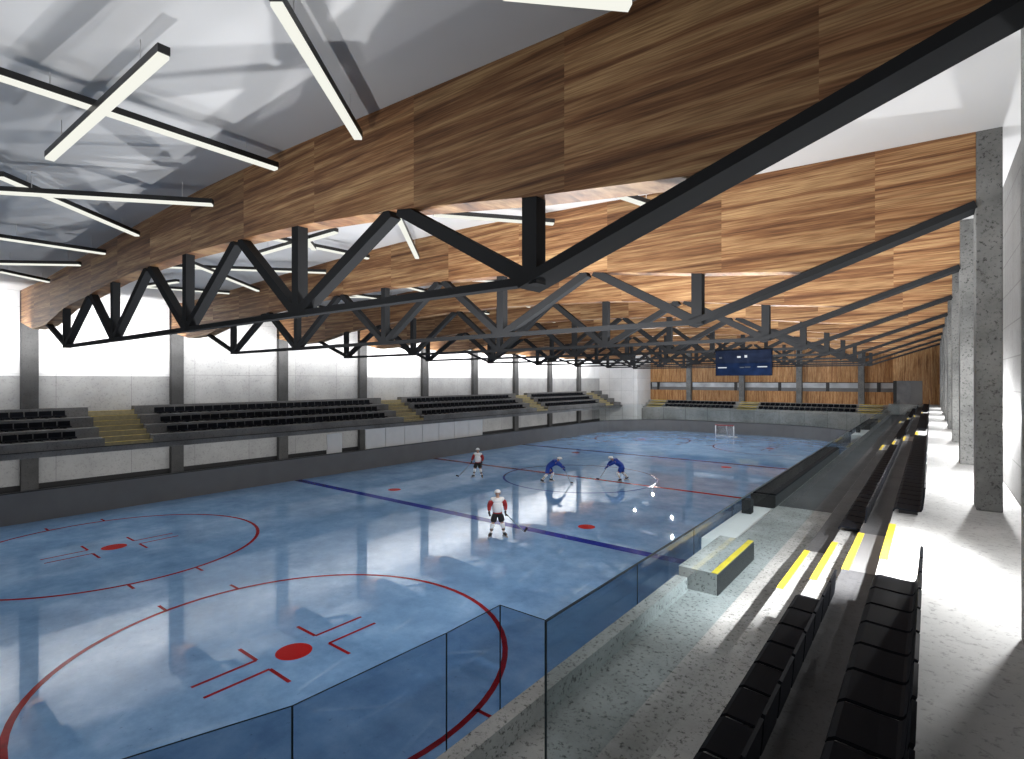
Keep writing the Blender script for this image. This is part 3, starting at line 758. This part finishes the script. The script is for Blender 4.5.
def player(loc, rz, label, J, c, sc=0.92):
    """J: joints of the pose in the player's own frame, facing +y"""
    r = thing('person', label, 'person', loc, rz, 'hockey players on the ice'); r.scale = (sc, sc, sc)
    P = {k: Vector(v) for k, v in J.items()}
    hd = P['head']; nk = P['neck']; look = Vector(J['look']).normalized()
    up = (hd - nk).normalized(); side = look.cross(up).normalized()
    # one continuous body: trunk, neck, head, arms, legs
    trunk = [(P['pelvis'], 0.135), (P['waist'], 0.125), (P['chest'], (0.165, 0.13)), (nk, 0.058), (lerp(nk, hd, 0.55), 0.066), (hd, (0.078, 0.095)), (hd + up * 0.085, (0.072, 0.088))]
    ch = [trunk]
    for s in 'lr':
        ch.append([(P['chest'], 0.14), (P['sh_' + s], 0.068), (lerp(P['sh_' + s], P['el_' + s], .5), 0.056), (P['el_' + s], 0.045), (lerp(P['el_' + s], P['wr_' + s], .5), 0.042), (P['wr_' + s], 0.030), (P['wr_' + s] + (P['wr_' + s] - P['el_' + s]).normalized() * 0.06, 0.034)])
        ch.append([(P['pelvis'], 0.13), (P['hip_' + s], 0.098), (lerp(P['hip_' + s], P['kn_' + s], .5), 0.083), (P['kn_' + s], 0.060), (lerp(P['kn_' + s], P['an_' + s], .35), 0.062), (P['an_' + s], 0.042), (P['toe_' + s], 0.035)])
    def face(me):
        bm = bmesh.new(); bm.from_mesh(me)
        def blob(c0, rad, idx, sx=1, sz=1):
            res = bmesh.ops.create_uvsphere(bm, u_segments=8, v_segments=6, radius=1)
            Mx = Matrix((side * rad * sx, look * rad, up * rad * sz)).transposed()
            for v in res['verts']:
                v.co = Vector(c0) + Mx @ v.co
                for fc in v.link_faces: fc.material_index = idx
        fc = hd + look * 0.078
        for s in (-1, 1):
            blob(fc + side * (0.032 * s) + up * 0.012 - look * 0.002, 0.011, 1)
            blob(hd + side * (0.083 * s), 0.022, 0, 0.5, 1.4)
        blob(fc + look * 0.014 - up * 0.012, 0.015, 0, 0.8, 1.3)
        blob(fc - up * 0.052 - look * 0.006, 0.020, 2, 1.1, 0.35)
        bm.to_mesh(me); bm.free(); me.materials.append(M['eye']); me.materials.append(M['lip'])
    add_mesh('body', ch, M['skin'], r, 1, face)
    # jersey with separate sleeves' colour
    hem = lerp(P['pelvis'], P['waist'], -0.35)
    uc = lerp(P['chest'], nk, .42)
    add_mesh('jersey', [[(hem, (0.225, 0.19)), (P['waist'], (0.225, 0.19)), (P['chest'], (0.25, 0.20)), (uc, (0.19, 0.16)), (lerp(P['chest'], nk, .92), (0.10, 0.09))],
                        [(uc, (0.19, 0.16)), (lerp(uc, P['sh_l'], .6), 0.135), (lerp(uc, P['sh_l'], .92), 0.128), (lerp(P['sh_l'], P['el_l'], .18), 0.118)], [(uc, (0.19, 0.16)), (lerp(uc, P['sh_r'], .6), 0.135), (lerp(uc, P['sh_r'], .92), 0.128), (lerp(P['sh_r'], P['el_r'], .18), 0.118)]], c['jersey'], r)
    for s in 'lr':
        sl = add_mesh('sleeve', [[(lerp(P['sh_' + s], P['el_' + s], 0.12), 0.130), (lerp(P['sh_' + s], P['el_' + s], .55), 0.115), (P['el_' + s], 0.098), (lerp(P['el_' + s], P['wr_' + s], .85), 0.062)]], c['sleeve'], r)
        # glove: palm and five bent fingers, closing on the stick where one is held
        w0 = P['wr_' + s]; fwd = (w0 - P['el_' + s]).normalized()
        grip = Vector(J.get('grip', (0, 0, -1))).normalized()
        ac = (grip - fwd * grip.dot(fwd)).normalized(); pn = fwd.cross(ac).normalized()
        if pn.dot(look) < 0: pn = -pn
        palm = w0 + fwd * 0.085
        cs = [[(w0 - fwd * 0.05, 0.052), (w0, 0.046), (palm, (0.055, 0.04))]]
        for i, ln in enumerate((0.075, 0.085, 0.08, 0.062)):
            b0 = palm + ac * ((i - 1.5) * 0.027); k1 = b0 + fwd * (0.045 + ln * 0.3); k2 = k1 + (fwd * 0.3 + pn * 0.9).normalized() * ln * 0.55; k3 = k2 + (-fwd * 0.6 + pn * 0.5).normalized() * ln * 0.45
            cs.append([(palm, (0.055, 0.04)), (b0 + fwd * 0.02, 0.016), (k1, 0.0145), (k2, 0.0135), (k3, 0.012)])
        th = w0 + fwd * 0.03 + ac * 0.045
        cs.append([(w0, 0.046), (th, 0.018), (th + (fwd * 0.6 + ac * 0.5 + pn * 0.5).normalized() * 0.045, 0.016), (th + (fwd * 0.8 + pn * 0.8).normalized() * 0.085, 0.013)])
        add_mesh('glove', cs, c['glove'], r, 1)
        add_mesh('sock', [[(lerp(P['kn_' + s], P['hip_' + s], 0.06), 0.100), (P['kn_' + s], 0.098), (lerp(P['kn_' + s], P['an_' + s], .45), 0.088)]], c['sock'], r)
        add_mesh('sock_band', [[(lerp(P['kn_' + s], P['an_' + s], .42), 0.091), (lerp(P['kn_' + s], P['an_' + s], .68), 0.082)]], c['band'], r)
        add_mesh('sock_cuff', [[(lerp(P['kn_' + s], P['an_' + s], .66), 0.080), (lerp(P['kn_' + s], P['an_' + s], .90), 0.070)]], c['sock'], r)
        an, to = P['an_' + s], P['toe_' + s]; dr = (to - an); dr.z = 0; dr.normalize()
        sk = add_mesh('skate', [[(an + V(0, 0, 0.07), 0.080), (an, 0.075), (an - dr * 0.05 + V(0, 0, -0.03), 0.050)], [(an, 0.075), (to, (0.060, 0.050))]], M['pants_black'], r, 1)
        bl = MB(); a0 = an - dr * 0.10; b0 = to + dr * 0.07; zt = min(an.z, to.z) - 0.02
        sd = Vector((-dr.y, dr.x, 0)) * 0.012
        bot = min(0.0, 0) + 0.002 + (J.get('lift_' + s, 0))
        vs = []
        for q, zz in ((a0, bot), (b0, bot), (b0, zt), (a0, zt)): vs += [(q.x - sd.x, q.y - sd.y, zz), (q.x + sd.x, q.y + sd.y, zz)]
        bl.add(vs, [(0, 2, 4, 6), (1, 7, 5, 3), (0, 1, 3, 2), (2, 3, 5, 4), (4, 5, 7, 6), (6, 7, 1, 0)], M['blade'])
        bl.build('skate_blade', sk)
    add_mesh('shorts', [[(P['waist'] * 0.35 + P['pelvis'] * 0.65, (0.185, 0.155)), (P['pelvis'], (0.20, 0.17)), (P['hip_l'], 0.150), (lerp(P['hip_l'], P['kn_l'], .55), 0.145), (lerp(P['hip_l'], P['kn_l'], .86), 0.130)],
                        [(P['pelvis'], (0.20, 0.17)), (P['hip_r'], 0.150), (lerp(P['hip_r'], P['kn_r'], .55), 0.145), (lerp(P['hip_r'], P['kn_r'], .86), 0.130)]], c['shorts'], r)
    # helmet: cap over the skull with a brim
    bm = bmesh.new(); bmesh.ops.create_uvsphere(bm, u_segments=20, v_segments=12, radius=1)
    Mx = Matrix((side * 0.132, look * 0.150, up * 0.135)).transposed()
    bmesh.ops.delete(bm, geom=[v for v in bm.verts if v.co.z < -0.35 or (v.co.y > 0.35 and v.co.z < 0.12)], context='VERTS')
    for v in bm.verts: v.co = hd + up * 0.035 + Mx @ v.co
    me = D.meshes.new('helmet'); bm.to_mesh(me); bm.free(); me.materials.append(M['helmet_white'])
    o = D.objects.new('helmet', me); COL.objects.link(o); o.parent = r
    sm = o.modifiers.new('thick', 'SOLIDIFY'); sm.thickness = 0.012
    for p in me.polygons: p.use_smooth = True
    st_ = [(hd + up * 0.0 + side * 0.10 - look * 0.01), (hd - up * 0.10 + side * 0.05 + look * 0.02), (hd - up * 0.115 + look * 0.045), (hd - up * 0.10 - side * 0.05 + look * 0.02), (hd - side * 0.10 - look * 0.01)]
    m = MB(); m.tube(st_, 0.008, M['pants_black'], 6); m.build('chin_strap', o)
    if c.get('crest'):
        m = MB(); ctr = P['chest'] * 0.55 + P['waist'] * 0.45 + look * 0.0
        fwd = Vector(J.get('front', (0, 1, 0))).normalized(); s2 = fwd.cross(V(0, 0, 1)).normalized(); u2 = s2.cross(fwd)
        c0 = lerp(P['waist'], P['pelvis'], .5)
        pts = []
        m2 = add_mesh('waist_band', [[(lerp(P['pelvis'], P['waist'], -0.34), (0.235, 0.20)), (lerp(P['pelvis'], P['waist'], 0.22), (0.235, 0.20))]], c['crest'], r)
    return r

def stick(name, top, heel, toe, label):
    r = thing(name, label, 'hockey stick')
    m = MB(); m.bar(top, heel, 0.025, 0.032, M['stick_shaft']); m.build('shaft', r)
    m = MB(); m.bar(heel, toe, 0.016, 0.075, M['black']); m.build('stick_blade', r)
    m = MB(); a = Vector(top); b = lerp(a, Vector(heel), 0.14); m.bar(a, b, 0.03, 0.037, M['black']); m.build('grip_tape', r)

STAND = dict(pelvis=(0, 0, 1.0), waist=(0, 0.015, 1.2), chest=(0, 0.0, 1.44), neck=(0, 0.02, 1.60), head=(0, 0.05, 1.755), look=(0, 1, -0.12),
             sh_l=(-0.205, 0, 1.50), el_l=(-0.33, -0.02, 1.25), wr_l=(-0.30, 0.13, 1.04), sh_r=(0.205, 0, 1.50), el_r=(0.34, 0.02, 1.26), wr_r=(0.36, 0.20, 1.06),
             hip_l=(-0.10, 0, 0.94), kn_l=(-0.19, 0.07, 0.54), an_l=(-0.27, 0, 0.135), toe_l=(-0.36, 0.16, 0.095),
             hip_r=(0.10, 0, 0.94), kn_r=(0.20, 0.07, 0.54), an_r=(0.28, 0, 0.135), toe_r=(0.38, 0.15, 0.095), front=(0, 1, 0))
BEND = dict(pelvis=(0, -0.22, 0.90), waist=(0, -0.06, 1.06), chest=(0, 0.22, 1.24), neck=(0, 0.37, 1.33), head=(0, 0.47, 1.42), look=(0, 1, -0.45),
            sh_l=(-0.20, 0.23, 1.24), el_l=(-0.30, 0.50, 1.12), wr_l=(-0.18, 0.70, 0.96), sh_r=(0.20, 0.23, 1.24), el_r=(0.32, 0.52, 1.10), wr_r=(0.18, 0.72, 0.86),
            hip_l=(-0.10, -0.22, 0.86), kn_l=(-0.20, 0.10, 0.52), an_l=(-0.24, -0.06, 0.135), toe_l=(-0.27, 0.11, 0.095),
            hip_r=(0.10, -0.22, 0.86), kn_r=(0.20, -0.30, 0.48), an_r=(0.26, -0.62, 0.16), toe_r=(0.32, -0.46, 0.10), front=(0, 0.7, -0.7))
WHITE = dict(jersey=M['jersey_white'], sleeve=M['jersey_red'], glove=M['pants_black'], sock=M['jersey_white'], band=M['pants_black'], shorts=M['pants_black'], crest=M['jersey_red'])
BLUE = dict(jersey=M['jersey_blue'], sleeve=M['jersey_blue'], glove=M['jersey_blue'], sock=M['jersey_white'], band=M['sock_cream'], shorts=M['jersey_blue'])
SC_P = 1.0
p1 = player((3.91, -12.38, 0), -2.30, 'person in white and red hockey kit standing near the blue line, nearest player', STAND, WHITE)
p2 = player((-4.68, -3.80, 0), -2.75, 'person in white and red hockey kit standing by the left end of the red line', STAND, WHITE)
p3 = player((-0.45, -2.30, 0), -0.95, 'person in blue hockey kit crouching left of the centre spot', BEND, BLUE)
p4 = player((2.40, 0.35, 0), 2.25, 'person in blue hockey kit crouching right of the centre spot', BEND, BLUE)
def world(p, v):
    return Matrix.Translation(p.location) @ Matrix.Rotation(p.rotation_euler[2], 4, 'Z') @ (Vector(v) * p.scale[0])
for pl, lb, a, b, t in ((p1, 'hockey stick held by the nearest white player, black blade', (-0.30, 0.24, 0.98), (-0.95, 0.70, 0.36), (-1.06, 0.74, 0.52)),
                        (p2, 'hockey stick held by the far white player near the red line', (0.36, 0.24, 1.0), (0.95, 0.95, 0.20), (1.12, 1.0, 0.26)),
                        (p3, 'hockey stick of the left crouching blue player', (-0.18, 0.72, 0.95), (0.35, 1.15, 0.06), (0.5, 1.3, 0.06)),
                        (p4, 'hockey stick of the right crouching blue player', (-0.18, 0.72, 0.95), (0.35, 1.15, 0.06), (0.5, 1.3, 0.06))):
    stick('hockey_stick', world(pl, a), world(pl, b), world(pl, t), lb)

# ---------------------------------------------------------------- light
def point(name, loc, watts, r=0.12, col=(1, 1, 1)):
    l = D.lights.new(name, 'POINT'); l.energy = watts; l.shadow_soft_size = r; l.color = col
    o = D.objects.new(name, l); COL.objects.link(o); o.location = loc; return o
def up_fill(name, loc, watts):
    l = D.lights.new(name, 'SPOT'); l.energy = watts; l.spot_size = math.radians(165); l.spot_blend = 0.35; l.shadow_soft_size = 0.06
    o = D.objects.new(name, l); COL.objects.link(o); o.location = loc; o.rotation_euler = (PI, 0, 0); return o
def area(name, loc, target, size, sy, watts, col=(1, 1, 1)):
    l = D.lights.new(name, 'AREA'); l.shape = 'RECTANGLE'; l.size = size; l.size_y = sy; l.energy = watts; l.color = col
    o = D.objects.new(name, l); COL.objects.link(o); o.location = loc
    o.rotation_euler = (Vector(target) - Vector(loc)).to_track_quat('-Z', 'Y').to_euler(); return o
for k in range(8):
    y = BAYS[k] + (2.7 if k else 1.3)
    point('walkway_lamp', (17.36, y, 5.0), (230, 650, 560, 480, 420, 360, 300, 220)[k], 0.06)
for x, y, z, e_ in ((-5.9, 20.2, 6.7, 500), (-2.1, 19.85, 6.7, 500), (0.3, 13.8, 6.7, 500), (-7.0, 27.0, 6.5, 550), (6.0, 27.0, 6.5, 550)):
    point('hall_lamp_and_fill', (x, y, z), e_, 0.08)  # far pair added as fill for the end wall; others make ice glints
for k in range(8):
    y = BAYS[k] + 3.0
    up_fill('beam_fill', (10.8, y, 5.0), (1300, 1300, 1150, 1000, 850, 700, 700, 650)[k])  # added upward fill to brighten the timber beams, no real fixtures
    if k: up_fill('roof_fill', (1.5 + 2.0 * math.sin(k * 2.3), y, 5.0), 420)  # added upward fill for roof and bounce light
for x, y, z, e_ in ((1.5, -19.5, 4.2, 650), (7.6, -19.2, 4.4, 1000), (-5.5, -19.6, 4.2, 120), (9.5, -25.8, 5.6, 260)):
    up_fill('roof_fill', (x, y, z), e_)  # added upward fill throwing truss shadows onto the near roof
l = D.lights.new('stair_spot', 'SPOT'); l.energy = 2600; l.spot_size = math.radians(84); l.spot_blend = 1.0; l.shadow_soft_size = 0.06
o = D.objects.new('stair_spot', l); COL.objects.link(o); o.location = (17.25, -20.7, 5.35)
o.rotation_euler = (Vector((14.4, -19.0, 2.9)) - Vector(o.location)).to_track_quat('-Z', 'Y').to_euler()
area('underside_fill', (-12.95, -2, 2.3), (-15.75, -2, 1.7), 62, 0.12, 420)  # added fill for the wall below the left stand, not a fixture
area('wall_fill', (-13.6, -2, 7.7), (-15.75, -2, 8.2), 60, 0.25, 2600)  # added strip of fill brightening the upper left wall
wd = D.worlds.new('world'); SC.world = wd; wd.use_nodes = True
bg = wd.node_tree.nodes['Background']; bg.inputs['Color'].default_value = (1, 0.99, 0.98, 1); bg.inputs['Strength'].default_value = 0.95

# ---------------------------------------------------------------- camera
cd = D.cameras.new('camera'); co = D.objects.new('camera', cd); COL.objects.link(co)
cd.sensor_fit = 'HORIZONTAL'; cd.sensor_width = 36.0; cd.lens = 36.0 * f_px / 1024
cd.clip_start = 0.05; cd.clip_end = 200
co.location = CAM
pit = 0.0011
fwv = Vector((math.sin(yaw) * math.cos(pit), math.cos(yaw) * math.cos(pit), math.sin(pit)))
co.rotation_euler = fwv.to_track_quat('-Z', 'Y').to_euler()
SC.camera = co
SC.view_settings.view_transform = 'Standard'
SC.view_settings.look = 'None'
SC.cycles.max_bounces = 8; SC.cycles.diffuse_bounces = 3; SC.cycles.glossy_bounces = 4; SC.cycles.transparent_max_bounces = 24
SC.cycles.caustics_reflective = False; SC.cycles.caustics_refractive = False
SC.cycles.sample_clamp_indirect = 6.0
